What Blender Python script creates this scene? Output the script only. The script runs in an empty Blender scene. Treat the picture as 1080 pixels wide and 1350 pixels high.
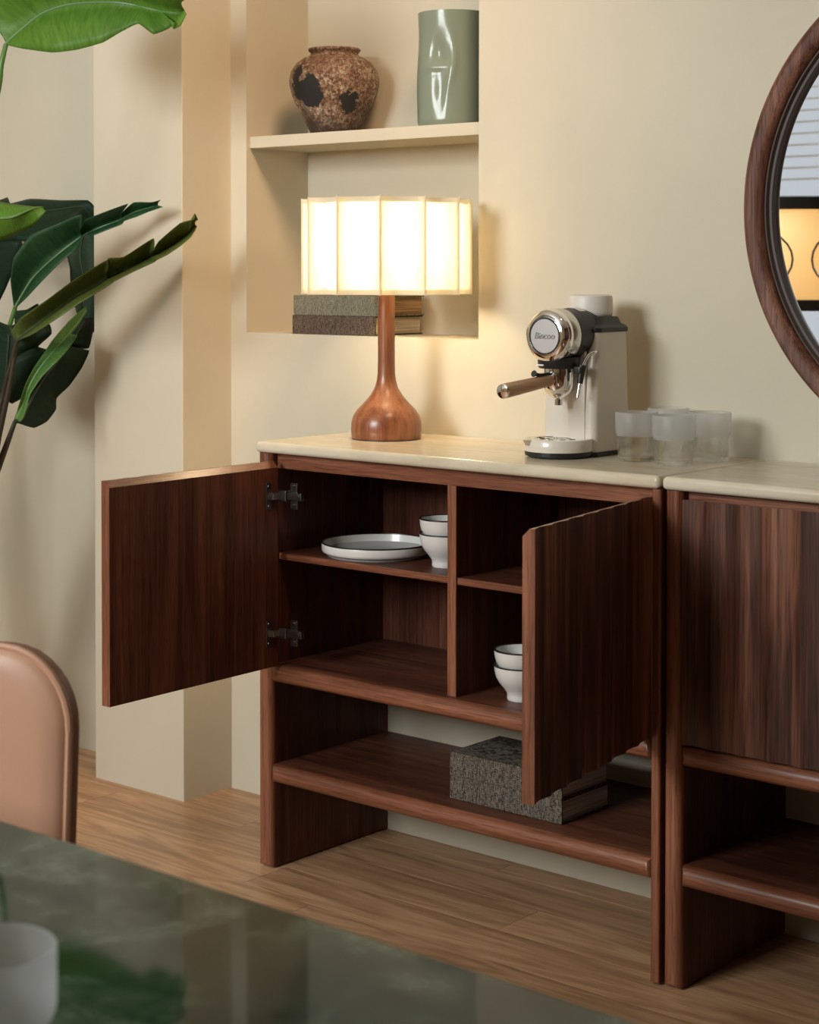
import bpy, bmesh, math, random
from mathutils import Vector, Matrix

# ------------------------------------------------------------------ camera
sc = bpy.context.scene
R = math.radians
cam_data = bpy.data.cameras.new('camera')
cam = bpy.data.objects.new('camera', cam_data)
sc.collection.objects.link(cam)
sc.camera = cam
cam_data.sensor_fit = 'HORIZONTAL'
cam_data.sensor_width = 36.0
cam_data.lens = 2416.5 / 1080 * 36.0
cam_data.shift_y = -(675 - 417.84) / 1080
cam_data.clip_start = 0.05
cam.location = (2.6565, -2.9926, 1.2222)
_y, _p, _r = R(40.528), R(1.484), R(0.046)
_f = Vector((-math.sin(_y) * math.cos(_p), math.cos(_y) * math.cos(_p), -math.sin(_p)))
_rt = Vector((math.cos(_y), math.sin(_y), 0))
_up = _rt.cross(_f)
_r2 = _rt * math.cos(_r) + _up * math.sin(_r)
_u2 = _up * math.cos(_r) - _rt * math.sin(_r)
cam.rotation_euler = Matrix((_r2, _u2, -_f)).transposed().to_euler()
cam_data.dof.use_dof = True
cam_data.dof.focus_distance = 3.45
cam_data.dof.aperture_fstop = 14

# ------------------------------------------------------------------ world, light, exposure
world = bpy.data.worlds.new('world'); sc.world = world; world.use_nodes = True
world.node_tree.nodes['Background'].inputs[0].default_value = (0.85, 0.92, 1.0, 1)
world.node_tree.nodes['Background'].inputs[1].default_value = 0.9
vs = sc.view_settings
vs.view_transform = 'Standard'; vs.look = 'None'; vs.gamma = 1; vs.use_curve_mapping = False
vs.exposure = -0.38

def area_light(name, loc, target, sx, sy, power, color):
    d = bpy.data.lights.new(name, 'AREA'); d.shape = 'RECTANGLE'; d.size = sx; d.size_y = sy
    d.energy = power; d.color = color
    o = bpy.data.objects.new(name, d); sc.collection.objects.link(o)
    o.location = loc
    o.rotation_euler = (Vector(target) - Vector(loc)).to_track_quat('-Z', 'Y').to_euler()
    return o
RY = -4.30                          # window wall
WIN = (-0.65, 0.75, 1.55, 2.75)     # big window: x0 x1 z0 z1
WIN2 = (-2.70, -1.12, 0.75, 2.55)   # second window with a blind, seen in the mirror
area_light('window_daylight', ((WIN[0] + WIN[1]) / 2, RY - 0.16, (WIN[2] + WIN[3]) / 2),
           ((WIN[0] + WIN[1]) / 2, 0, (WIN[2] + WIN[3]) / 2 - 1.4), WIN[1] - WIN[0], WIN[3] - WIN[2], 215, (0.94, 0.985, 1.0))

sc.cycles.use_adaptive_sampling = False
sc.cycles.use_denoising = True
sc.cycles.denoising_input_passes = 'RGB_ALBEDO_NORMAL'
sc.cycles.sample_clamp_indirect = 8

# ------------------------------------------------------------------ helpers
C = sc.collection
def empty(name, loc=(0, 0, 0), rz=0.0, parent=None):
    o = bpy.data.objects.new(name, None); C.objects.link(o)
    o.empty_display_size = 0.05
    o.location = loc; o.rotation_euler = (0, 0, rz)
    if parent: o.parent = parent
    return o
def tag(o, label=None, cat=None, group=None, kind=None):
    if label: o['label'] = label
    if cat: o['category'] = cat
    if group: o['group'] = group
    if kind: o['kind'] = kind
    return o
def thing(name, label, cat, loc=(0, 0, 0), rz=0.0, group=None):
    return tag(empty(name, loc, rz), label, cat, group)
def finish(name, bm, mat, parent=None, loc=(0, 0, 0), smooth=40, recalc=True, flat=True):
    if recalc: bmesh.ops.recalc_face_normals(bm, faces=bm.faces[:])
    me = bpy.data.meshes.new(name); bm.to_mesh(me); bm.free()
    mats = mat if isinstance(mat, (list, tuple)) else [mat]
    for m in mats: me.materials.append(m)
    if smooth:
        for p in me.polygons: p.use_smooth = True
        if smooth < 180: me.set_sharp_from_angle(angle=R(smooth))
    o = bpy.data.objects.new(name, me); C.objects.link(o)
    o.location = loc
    if parent: o.parent = parent
    if smooth and smooth < 180 and flat:
        wn = o.modifiers.new('weighted_normals', 'WEIGHTED_NORMAL'); wn.keep_sharp = True
    return o
def add_box(bm, x0, x1, y0, y1, z0, z1, bev=0.0, seg=2, sel=None):
    """box; sel(mid-point of edge) chooses the edges that get the bevel"""
    vs_ = [bm.verts.new((x, y, z)) for x in (x0, x1) for y in (y0, y1) for z in (z0, z1)]
    F = [(0, 1, 3, 2), (4, 6, 7, 5), (0, 4, 5, 1), (2, 3, 7, 6), (0, 2, 6, 4), (1, 5, 7, 3)]
    fs = [bm.faces.new([vs_[i] for i in f]) for f in F]
    if bev:
        es = list({e for f in fs for e in f.edges})
        if sel: es = [e for e in es if sel((e.verts[0].co + e.verts[1].co) / 2)]
        bmesh.ops.bevel(bm, geom=es, offset=bev, segments=seg, profile=0.5, affect='EDGES')
def box(name, x0, x1, y0, y1, z0, z1, mat, parent=None, bev=0.0, seg=2, sel=None, smooth=40):
    bm = bmesh.new(); add_box(bm, x0, x1, y0, y1, z0, z1, bev, seg, sel)
    return finish(name, bm, mat, parent, smooth=smooth if bev else 0)
def add_lathe(bm, prof, seg=48, center=(0, 0, 0), axis='Z', mi=None, closed=False):
    """profile [(r, h)], revolved about axis through center"""
    rings = []
    cx, cy, cz = center
    for r, h in prof:
        ring = []
        if r < 1e-6:
            q = {'Z': (cx, cy, cz + h), 'Y': (cx, cy + h, cz), 'X': (cx + h, cy, cz)}[axis]
            ring = [bm.verts.new(q)]
        else:
            for k in range(seg):
                a = 2 * math.pi * k / seg
                c, s = r * math.cos(a), r * math.sin(a)
                q = {'Z': (cx + c, cy + s, cz + h), 'Y': (cx + c, cy + h, cz + s), 'X': (cx + h, cy + c, cz + s)}[axis]
                ring.append(bm.verts.new(q))
        rings.append(ring)
    pairs = list(zip(range(len(rings) - 1), range(1, len(rings))))
    if closed: pairs.append((len(rings) - 1, 0))
    for n, (i, j) in enumerate(pairs):
        A, B = rings[i], rings[j]
        for k in range(seg):
            k2 = (k + 1) % seg
            if len(A) == 1 and len(B) == 1: continue
            if len(A) == 1: f = bm.faces.new((A[0], B[k2], B[k]))
            elif len(B) == 1: f = bm.faces.new((A[k], A[k2], B[0]))
            else: f = bm.faces.new((A[k], A[k2], B[k2], B[k]))
            if mi: f.material_index = mi[n]
def lathe(name, prof, mat, parent=None, seg=48, center=(0, 0, 0), axis='Z', smooth=40, mi=None, closed=False):
    bm = bmesh.new(); add_lathe(bm, prof, seg, center, axis, mi, closed)
    return finish(name, bm, mat, parent, smooth=smooth, flat=False)
def catmull(pts, n):
    P = [Vector(p) for p in pts]
    if len(P) < 3:
        return [P[0].lerp(P[1], i / n) for i in range(n + 1)]
    out = []
    Q = [P[0] * 2 - P[1]] + P + [P[-1] * 2 - P[-2]]
    for i in range(len(P) - 1):
        p0, p1, p2, p3 = Q[i:i + 4]
        for k in range(n):
            t = k / n
            out.append(0.5 * ((2 * p1) + (p2 - p0) * t + (2 * p0 - 5 * p1 + 4 * p2 - p3) * t * t + (3 * p1 - p0 - 3 * p2 + p3) * t ** 3))
    out.append(P[-1]); return out
def add_tube(bm, pts, rad, seg=12, n=6, caps=True):
    P = catmull(pts, n) if n > 1 else [Vector(p) for p in pts]
    rads = rad if isinstance(rad, (list, tuple)) else [rad]
    prev = None; rings = []
    for i, q in enumerate(P):
        t = (P[min(i + 1, len(P) - 1)] - P[max(i - 1, 0)]).normalized()
        if prev is None:
            prev = t.orthogonal().normalized()
        u = (prev - t * prev.dot(t)).normalized(); v = t.cross(u); prev = u
        f = i / (len(P) - 1) * (len(rads) - 1); k = min(int(f), len(rads) - 2) if len(rads) > 1 else 0
        r = rads[0] if len(rads) == 1 else rads[k] + (rads[k + 1] - rads[k]) * (f - k)
        rings.append([bm.verts.new(q + u * r * math.cos(2 * math.pi * j / seg) + v * r * math.sin(2 * math.pi * j / seg)) for j in range(seg)])
    for A, B in zip(rings, rings[1:]):
        for j in range(seg): bm.faces.new((A[j], A[(j + 1) % seg], B[(j + 1) % seg], B[j]))
    if caps:
        bm.faces.new(rings[0][::-1]); bm.faces.new(rings[-1])
def tube(name, pts, rad, mat, parent=None, seg=12, n=6):
    bm = bmesh.new(); add_tube(bm, pts, rad, seg, n)
    return finish(name, bm, mat, parent, flat=False)
def copy_tree(o, parent=None):
    c = o.copy(); C.objects.link(c)
    if parent: c.parent = parent
    for ch in o.children: copy_tree(ch, c)
    return c

# ------------------------------------------------------------------ materials
def new_mat(name):
    m = bpy.data.materials.new(name); m.use_nodes = True
    nt = m.node_tree; b = nt.nodes['Principled BSDF']
    return m, nt, b
def simple(name, col, rough=0.5, metal=0.0, spec=0.5, coat=0.0):
    m, nt, b = new_mat(name)
    b.inputs['Base Color'].default_value = (*col, 1); b.inputs['Roughness'].default_value = rough
    b.inputs['Metallic'].default_value = metal; b.inputs['Specular IOR Level'].default_value = spec
    b.inputs['Coat Weight'].default_value = coat
    return m
def node(nt, typ, **kw):
    n = nt.nodes.new(typ)
    for k, v in kw.items():
        if k in n.inputs: n.inputs[k].default_value = v
        else: setattr(n, k, v)
    return n
def ramp(nt, fac, stops):
    r = nt.nodes.new('ShaderNodeValToRGB'); e = r.color_ramp.elements
    while len(e) < len(stops): e.new(0.5)
    for el, (p, c) in zip(e, stops): el.position = p; el.color = (*c, 1)
    nt.links.new(fac, r.inputs[0]); return r.outputs[0]
def mixc(nt, fac, a, b, mode='MIX'):
    n = nt.nodes.new('ShaderNodeMix'); n.data_type = 'RGBA'; n.blend_type = mode
    for s, v in (('Factor', fac), ('A', a), ('B', b)):
        i = [x for x in n.inputs if x.name == s and (x.type == 'RGBA' or s == 'Factor' and x.type == 'VALUE')][0]
        if isinstance(v, (int, float)): i.default_value = v
        elif isinstance(v, tuple): i.default_value = (*v, 1)
        else: nt.links.new(v, i)
    return [x for x in n.outputs if x.type == 'RGBA'][0]
def noise_of(nt, vec, scale, detail=4, rough=0.55, dist=0.0, mapscale=None, loc=None):
    if mapscale or loc:
        mp = node(nt, 'ShaderNodeMapping')
        if mapscale: mp.inputs['Scale'].default_value = mapscale
        if loc: mp.inputs['Location'].default_value = loc
        nt.links.new(vec, mp.inputs[0]); vec = mp.outputs[0]
    n = node(nt, 'ShaderNodeTexNoise', Scale=scale, Detail=detail, Roughness=rough, Distortion=dist)
    nt.links.new(vec, n.inputs['Vector']); return n.outputs[0]
def bump(nt, b, h, strength, dist=0.002):
    n = node(nt, 'ShaderNodeBump', Strength=strength, Distance=dist)
    nt.links.new(h, n.inputs['Height']); nt.links.new(n.outputs[0], b.inputs['Normal'])
def wood(name, axis, stops, broad=11.0, fine=110.0, rough=0.42, bands=16.0, bandmix=0.5, streak=0.55, rand=False, stave=0.0, swirl=0.5, stretch=0.08):
    """procedural timber: growth-ring bands folded out of a stretched noise, fine streaks and pores along one axis"""
    m, nt, b = new_mat(name)
    tc = node(nt, 'ShaderNodeTexCoord'); vec = tc.outputs['Object']
    oi = None
    if rand:
        oi = node(nt, 'ShaderNodeObjectInfo')
        ml = node(nt, 'ShaderNodeVectorMath', operation='SCALE'); ml.inputs[0].default_value = (37, 53, 71)
        nt.links.new(oi.outputs['Random'], ml.inputs['Scale'])
        ad = node(nt, 'ShaderNodeVectorMath', operation='ADD')
        nt.links.new(vec, ad.inputs[0]); nt.links.new(ml.outputs[0], ad.inputs[1]); vec = ad.outputs[0]
    if stave:
        # glued staves of equal width: every stave shows another piece of the timber
        sx = node(nt, 'ShaderNodeSeparateXYZ'); nt.links.new(vec, sx.inputs[0])
        dv = node(nt, 'ShaderNodeMath', operation='DIVIDE'); nt.links.new(sx.outputs[0], dv.inputs[0]); dv.inputs[1].default_value = stave
        fl_ = node(nt, 'ShaderNodeMath', operation='FLOOR'); nt.links.new(dv.outputs[0], fl_.inputs[0])
        wn = node(nt, 'ShaderNodeTexWhiteNoise', noise_dimensions='1D'); nt.links.new(fl_.outputs[0], wn.inputs['W'])
        s2 = node(nt, 'ShaderNodeVectorMath', operation='SCALE'); s2.inputs['Scale'].default_value = 9.0; nt.links.new(wn.outputs['Color'], s2.inputs[0])
        a2 = node(nt, 'ShaderNodeVectorMath', operation='ADD'); nt.links.new(vec, a2.inputs[0]); nt.links.new(s2.outputs[0], a2.inputs[1]); vec = a2.outputs[0]
    st = lambda k: tuple(k if 'XYZ'[i] == axis else 1.0 for i in range(3))
    n1 = noise_of(nt, vec, broad, 3, 0.5, swirl, st(stretch))
    nb = noise_of(nt, vec, broad * 3, 3, 0.6, 0.2, st(stretch * .5))
    n2 = noise_of(nt, vec, fine, 4, 0.65, 0.0, st(0.02))
    n3 = noise_of(nt, vec, fine * 4, 2, 0.5, 0.0, st(0.03))
    mt = node(nt, 'ShaderNodeMath', operation='MULTIPLY'); nt.links.new(n1, mt.inputs[0]); mt.inputs[1].default_value = bands
    m2_ = node(nt, 'ShaderNodeMath', operation='MULTIPLY_ADD'); nt.links.new(n2, m2_.inputs[0]); m2_.inputs[1].default_value = 2.2; nt.links.new(mt.outputs[0], m2_.inputs[2])
    sn = node(nt, 'ShaderNodeMath', operation='SINE'); nt.links.new(m2_.outputs[0], sn.inputs[0])
    mr = node(nt, 'ShaderNodeMapRange'); nt.links.new(sn.outputs[0], mr.inputs[0]); mr.inputs[1].default_value = -1
    low = ramp(nt, nb, [(0.3, (0, 0, 0)), (0.7, (1, 1, 1))])
    v = mixc(nt, bandmix, low, mr.outputs[0])
    sk = ramp(nt, n2, [(0.33, (0, 0, 0)), (0.67, (1, 1, 1))])
    v = mixc(nt, streak * .6, v, sk)
    col = ramp(nt, v, stops)
    pores = ramp(nt, n3, [(0.34, (1 - streak * .7, 1 - streak * .75, 1 - streak * .75)), (0.5, (1, 1, 1))])
    col = mixc(nt, 1.0, col, pores, 'MULTIPLY')
    if rand:
        h = node(nt, 'ShaderNodeHueSaturation'); nt.links.new(col, h.inputs['Color'])
        r2 = node(nt, 'ShaderNodeMapRange'); nt.links.new(oi.outputs['Random'], r2.inputs[0])
        r2.inputs[3].default_value = 0.86; r2.inputs[4].default_value = 1.12
        nt.links.new(r2.outputs[0], h.inputs['Value']); col = h.outputs[0]
    nt.links.new(col, b.inputs['Base Color'])
    b.inputs['Roughness'].default_value = rough; b.inputs['Specular IOR Level'].default_value = 0.5 if rough < .4 else 0.3
    bump(nt, b, n2, 0.10, 0.0006)
    return m
WAL = [(0.12, (0.040, 0.0125, 0.0070)), (0.42, (0.092, 0.030, 0.0165)), (0.66, (0.145, 0.050, 0.027)), (0.92, (0.22, 0.084, 0.046))]
WALR = [(0.1, (0.115, 0.038, 0.0185)), (0.5, (0.225, 0.080, 0.040)), (0.9, (0.35, 0.138, 0.075))]
W_Z = wood('walnut_upright', 'Z', WAL, broad=13, fine=190, bandmix=.38, streak=.7)
W_X = wood('walnut_lengthwise', 'X', WAL, broad=13, fine=190, bandmix=.38, streak=.7)
W_NX = wood('walnut_solid_lengthwise', 'X', WALR, broad=14, fine=160, bands=18, rough=.32, streak=.65)
W_NZ = wood('walnut_solid_upright', 'Z', WALR, broad=14, fine=160, bands=18, rough=.32, streak=.65)
W_FRAME = wood('mirror_frame_walnut', 'Z', [(0.1, (0.075, 0.028, 0.016)), (0.5, (0.165, 0.066, 0.038)), (0.9, (0.29, 0.13, 0.078))], broad=12, fine=140, bands=22, rough=.55, streak=.7, swirl=1.0)
W_DOOR = wood('walnut_door_face', 'Z', [(0.15, (0.036, 0.0145, 0.0095)), (0.4, (0.085, 0.034, 0.021)), (0.62, (0.18, 0.070, 0.040)), (0.9, (0.35, 0.155, 0.093))], broad=9, bands=20, stave=0.0735, streak=.6)
W_LAMP = wood('lamp_wood', 'Z', [(0.1, (0.10, 0.030, 0.012)), (0.5, (0.23, 0.076, 0.031)), (0.9, (0.37, 0.15, 0.07))], broad=13, fine=120, rough=0.28, bands=14, stretch=.25, streak=.35)
OAK = wood('oak_floor', 'X', [(0.1, (0.33, 0.175, 0.085)), (0.5, (0.50, 0.285, 0.148)), (0.9, (0.63, 0.385, 0.215))], broad=9, fine=120, rough=0.38, rand=True, bands=42, bandmix=.45, streak=.35, swirl=.9, stretch=.12)
W_HANDLE = wood('handle_wood', 'Y', [(0.1, (0.36, 0.19, 0.09)), (0.9, (0.62, 0.38, 0.21))], broad=30, fine=200, streak=.3)

def plaster(name, col, var=0.06):
    m, nt, b = new_mat(name)
    tc = node(nt, 'ShaderNodeTexCoord')
    n = noise_of(nt, tc.outputs['Object'], 1.7, 5, 0.55, 0.3)
    f = noise_of(nt, tc.outputs['Object'], 60, 4, 0.6)
    lo = tuple(c * (1 - var) for c in col); hi = tuple(min(1, c * (1 + var)) for c in col)
    nt.links.new(ramp(nt, n, [(0.3, lo), (0.7, hi)]), b.inputs['Base Color'])
    b.inputs['Roughness'].default_value = 0.75; b.inputs['Specular IOR Level'].default_value = 0.25
    bump(nt, b, f, 0.12, 0.002)
    return m
WALL = plaster('beige_plaster', (0.61, 0.555, 0.43))
CEIL = plaster('white_ceiling', (0.72, 0.70, 0.65), 0.02)
def stone():
    m, nt, b = new_mat('travertine')
    tc = node(nt, 'ShaderNodeTexCoord'); v = tc.outputs['Object']
    n = noise_of(nt, v, 10, 6, 0.65, 0.4, (0.22, 1, 1)); g = noise_of(nt, v, 55, 4, 0.7, 0, (0.3, 1, 1))
    a = mixc(nt, 0.35, n, g)
    nt.links.new(ramp(nt, a, [(0.3, (0.47, 0.385, 0.26)), (0.5, (0.60, 0.52, 0.38)), (0.7, (0.71, 0.64, 0.50))]), b.inputs['Base Color'])
    b.inputs['Roughness'].default_value = 0.22
    bump(nt, b, g, 0.05, 0.001)
    return m
STONE = stone()
def marble():
    m, nt, b = new_mat('green_marble')
    tc = node(nt, 'ShaderNodeTexCoord'); v = tc.outputs['Object']
    n = noise_of(nt, v, 7, 8, 0.62, 0.8); k = noise_of(nt, v, 22, 5, 0.6, 0.4)
    a = mixc(nt, 0.35, n, k)
    nt.links.new(ramp(nt, a, [(0.38, (0.003, 0.010, 0.007)), (0.48, (0.010, 0.023, 0.016)), (0.55, (0.040, 0.058, 0.040)), (0.68, (0.13, 0.15, 0.105))]), b.inputs['Base Color'])
    b.inputs['Roughness'].default_value = 0.05; b.inputs['Specular IOR Level'].default_value = 0.22
    return m
MARBLE = marble()
def weave(name, c1, c2, scale=1000, rough=0.9):
    m, nt, b = new_mat(name)
    tc = node(nt, 'ShaderNodeTexCoord'); v = tc.outputs['Object']
    a = noise_of(nt, v, scale, 1, 0.5, 0, (0.12, 0.12, 1)); c = noise_of(nt, v, scale, 1, 0.5, 0, (1, 1, 0.12))
    x = mixc(nt, 0.5, a, c)
    nt.links.new(ramp(nt, x, [(0.42, c1), (0.58, c2)]), b.inputs['Base Color'])
    b.inputs['Roughness'].default_value = rough; b.inputs['Specular IOR Level'].default_value = 0.2
    bump(nt, b, x, 0.3, 0.0008)
    return m
LINEN_GREEN = weave('grey_green_linen', (0.10, 0.095, 0.065), (0.25, 0.24, 0.18))
LINEN_BROWN = weave('brown_linen', (0.035, 0.024, 0.017), (0.17, 0.125, 0.095))
LINEN_GREY = weave('grey_tweed', (0.022, 0.018, 0.014), (0.20, 0.165, 0.13))
def pages(name, c1, c2):
    m, nt, b = new_mat(name)
    tc = node(nt, 'ShaderNodeTexCoord')
    n = noise_of(nt, tc.outputs['Object'], 260, 2, 0.5, 0, (0.02, 0.02, 1))
    nt.links.new(ramp(nt, n, [(0.4, c1), (0.6, c2)]), b.inputs['Base Color'])
    b.inputs['Roughness'].default_value = 0.9
    bump(nt, b, n, 0.4, 0.0006)
    return m
PAGES = pages('paper_pages', (0.42, 0.36, 0.28), (0.72, 0.65, 0.53))
PAGES_G = pages('grey_pages', (0.40, 0.38, 0.36), (0.78, 0.76, 0.72))
PAGES_D = pages('brown_pages', (0.20, 0.12, 0.06), (0.40, 0.27, 0.15))
CREAM = simple('cream_enamel', (0.70, 0.63, 0.53), 0.28, coat=0.3)
CREAM_M = simple('cream_matte', (0.68, 0.63, 0.55), 0.45)
CHROME = simple('chrome', (0.88, 0.87, 0.86), 0.07, 1.0)
STEEL = simple('brushed_steel', (0.68, 0.66, 0.63), 0.26, 1.0)
NICKEL = simple('hinge_nickel', (0.22, 0.21, 0.20), 0.3, 1.0)
BLACK = simple('black_plastic', (0.012, 0.011, 0.010), 0.42)
BLACK_S = simple('black_satin_metal', (0.010, 0.011, 0.014), 0.35)
LABEL = simple('label_foil', (0.62, 0.58, 0.50), 0.3)
WHITE = simple('white_print', (0.8, 0.8, 0.78), 0.5)
CERAMIC = simple('white_glaze', (0.72, 0.70, 0.655), 0.25, coat=0.2)
RIM = simple('dark_glaze_rim', (0.02, 0.016, 0.013), 0.35)
PLATE_IN = simple('grey_glaze', (0.40, 0.385, 0.37), 0.2)
def leather():
    m, nt, b = new_mat('tan_leather')
    tc = node(nt, 'ShaderNodeTexCoord')
    n = noise_of(nt, tc.outputs['Object'], 260, 3, 0.5); k = noise_of(nt, tc.outputs['Object'], 4, 3, 0.5)
    nt.links.new(ramp(nt, k, [(0.3, (0.43, 0.23, 0.14)), (0.7, (0.50, 0.275, 0.17))]), b.inputs['Base Color'])
    b.inputs['Roughness'].default_value = 0.45; bump(nt, b, n, 0.15, 0.0006)
    return m
LEATHER = leather()
LEATHER_D = simple('tan_leather_side', (0.20, 0.085, 0.047), 0.5)
def leafmat(name, c1, c2, trans=0.25, rough=0.45, spec=0.3):
    m, nt, b = new_mat(name)
    tc = node(nt, 'ShaderNodeTexCoord')
    n = noise_of(nt, tc.outputs['UV'], 1.0, 3, 0.5, 0.0, (6, 90, 1))
    col = ramp(nt, n, [(0.3, c1), (0.7, c2)])
    nt.links.new(col, b.inputs['Base Color']); b.inputs['Roughness'].default_value = rough
    b.inputs['Specular IOR Level'].default_value = spec
    bump(nt, b, n, 0.25, 0.002)
    tr = node(nt, 'ShaderNodeBsdfTranslucent'); nt.links.new(col, tr.inputs[0])
    mx = nt.nodes.new('ShaderNodeMixShader'); mx.inputs[0].default_value = trans
    nt.links.new(b.outputs[0], mx.inputs[1]); nt.links.new(tr.outputs[0], mx.inputs[2])
    nt.links.new(mx.outputs[0], nt.nodes['Material Output'].inputs[0])
    return m
LEAF = {'bright': leafmat('leaf_bright', (0.085, 0.20, 0.02), (0.14, 0.30, 0.035), 0.35),
        'bright2': leafmat('leaf_light', (0.06, 0.15, 0.03), (0.10, 0.22, 0.05), 0.25),
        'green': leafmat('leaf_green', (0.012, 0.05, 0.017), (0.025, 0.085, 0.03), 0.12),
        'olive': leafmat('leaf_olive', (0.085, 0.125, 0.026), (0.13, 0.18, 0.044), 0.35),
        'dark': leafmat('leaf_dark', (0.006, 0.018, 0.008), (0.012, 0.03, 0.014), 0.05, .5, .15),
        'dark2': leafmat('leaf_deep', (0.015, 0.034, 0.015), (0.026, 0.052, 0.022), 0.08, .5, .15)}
STEM = {'bright': simple('stem_green', (0.07, 0.17, 0.03), 0.4), 'dark': simple('stem_brown', (0.03, 0.022, 0.012), 0.5)}
STEM['green'] = STEM['bright']
MIDRIB = simple('leaf_midrib', (0.10, 0.20, 0.06), 0.45)
MIDRIB_D = simple('leaf_midrib_dark', (0.02, 0.035, 0.012), 0.45)
def jarmat():
    m, nt, b = new_mat('weathered_jar_glaze')
    tc = node(nt, 'ShaderNodeTexCoord'); v = tc.outputs['Object']
    n = noise_of(nt, v, 85, 6, 0.75); k = noise_of(nt, v, 16, 4, 0.6)
    sp = noise_of(nt, v, 190, 3, 0.7)
    sub = node(nt, 'ShaderNodeSeparateXYZ'); nt.links.new(v, sub.inputs[0])
    base = ramp(nt, n, [(0.36, (0.040, 0.017, 0.009)), (0.46, (0.16, 0.062, 0.026)), (0.54, (0.30, 0.19, 0.11)), (0.64, (0.56, 0.48, 0.37))])
    base = mixc(nt, ramp(nt, sp, [(0.52, (0, 0, 0)), (0.60, (.8, .8, .8))]), base, (0.46, 0.40, 0.31))
    zone = noise_of(nt, v, 22, 3, 0.6, 0.5)
    base = mixc(nt, ramp(nt, zone, [(0.42, (.55, .55, .55)), (0.58, (0, 0, 0))]), base, (0.13, 0.05, 0.022))
    # lower belly is mixed darker, with an uneven upper border
    zz = node(nt, 'ShaderNodeMath', operation='MULTIPLY_ADD'); nt.links.new(k, zz.inputs[0]); zz.inputs[1].default_value = 0.16
    nt.links.new(sub.outputs[2], zz.inputs[2])
    dk = noise_of(nt, v, 150, 3, 0.7, 0, None, (3, 1, 2))
    base = mixc(nt, ramp(nt, dk, [(0.36, (.85, .85, .85)), (0.46, (0, 0, 0))]), base, (0.03, 0.014, 0.008))
    base = mixc(nt, ramp(nt, zz.outputs[0], [(0.10, (.9, .9, .9)), (0.15, (0, 0, 0))]), base, (0.032, 0.02, 0.014))
    # black patches with ragged edges
    w = noise_of(nt, v, 38, 5, 0.7)
    def patch(cx, cy, cz, r, prev):
        d = node(nt, 'ShaderNodeVectorMath', operation='DISTANCE'); nt.links.new(v, d.inputs[0]); d.inputs[1].default_value = (cx, cy, cz)
        s = node(nt, 'ShaderNodeMath', operation='MULTIPLY_ADD'); nt.links.new(w, s.inputs[0]); s.inputs[1].default_value = -0.055
        nt.links.new(d.outputs['Value'], s.inputs[2])
        g = node(nt, 'ShaderNodeMath', operation='LESS_THAN'); nt.links.new(s.outputs[0], g.inputs[0]); g.inputs[1].default_value = r - 0.0275
        return mixc(nt, g.outputs[0], prev, (0.014, 0.013, 0.013))
    for c in JAR_PATCH: base = patch(*c, base)
    nt.links.new(base, b.inputs['Base Color']); b.inputs['Roughness'].default_value = 0.7
    bump(nt, b, n, 0.5, 0.003)
    return m
JAR_PATCH = [(.0144,-.103,.090,.038),(-.004,-.103,.085,.022),(-.024,-.101,.10,.024),(-.02,-.1,.135,.016),(.096,-.039,.055,.031),(.085,-.05,.075,.016)]
JAR = jarmat()
def celadon():
    m, nt, b = new_mat('celadon_glass')
    b.inputs['Base Color'].default_value = (0.205, 0.245, 0.185, 1)
    b.inputs['Roughness'].default_value = 0.2; b.inputs['Specular IOR Level'].default_value = 0.3; b.inputs['Coat Weight'].default_value = 0.12; b.inputs['Coat Roughness'].default_value = 0.05
    return m
CELADON = celadon()
def shade_mat(name, col, trans=0.7):
    m, nt, b = new_mat(name)
    b.inputs['Base Color'].default_value = (*col, 1); b.inputs['Roughness'].default_value = 0.9; b.inputs['Specular IOR Level'].default_value = 0.1
    tr = node(nt, 'ShaderNodeBsdfTranslucent'); tr.inputs[0].default_value = (*col, 1)
    mx = nt.nodes.new('ShaderNodeMixShader'); mx.inputs[0].default_value = trans
    nt.links.new(b.outputs[0], mx.inputs[1]); nt.links.new(tr.outputs[0], mx.inputs[2])
    nt.links.new(mx.outputs[0], nt.nodes['Material Output'].inputs[0])
    return m
SHADE = shade_mat('cream_shade_fabric', (0.92, 0.88, 0.76), 0.65)
AMBER = shade_mat('amber_shade_paper', (0.90, 0.68, 0.38), 0.6)
def bulbmat(name, col, k):
    m, nt, b = new_mat(name)
    e = node(nt, 'ShaderNodeEmission', Strength=k); e.inputs[0].default_value = (*col, 1)
    nt.links.new(e.outputs[0], nt.nodes['Material Output'].inputs[0]); return m
BULB = bulbmat('glowing_bulb', (1, 0.78, 0.45), 20)
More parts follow.
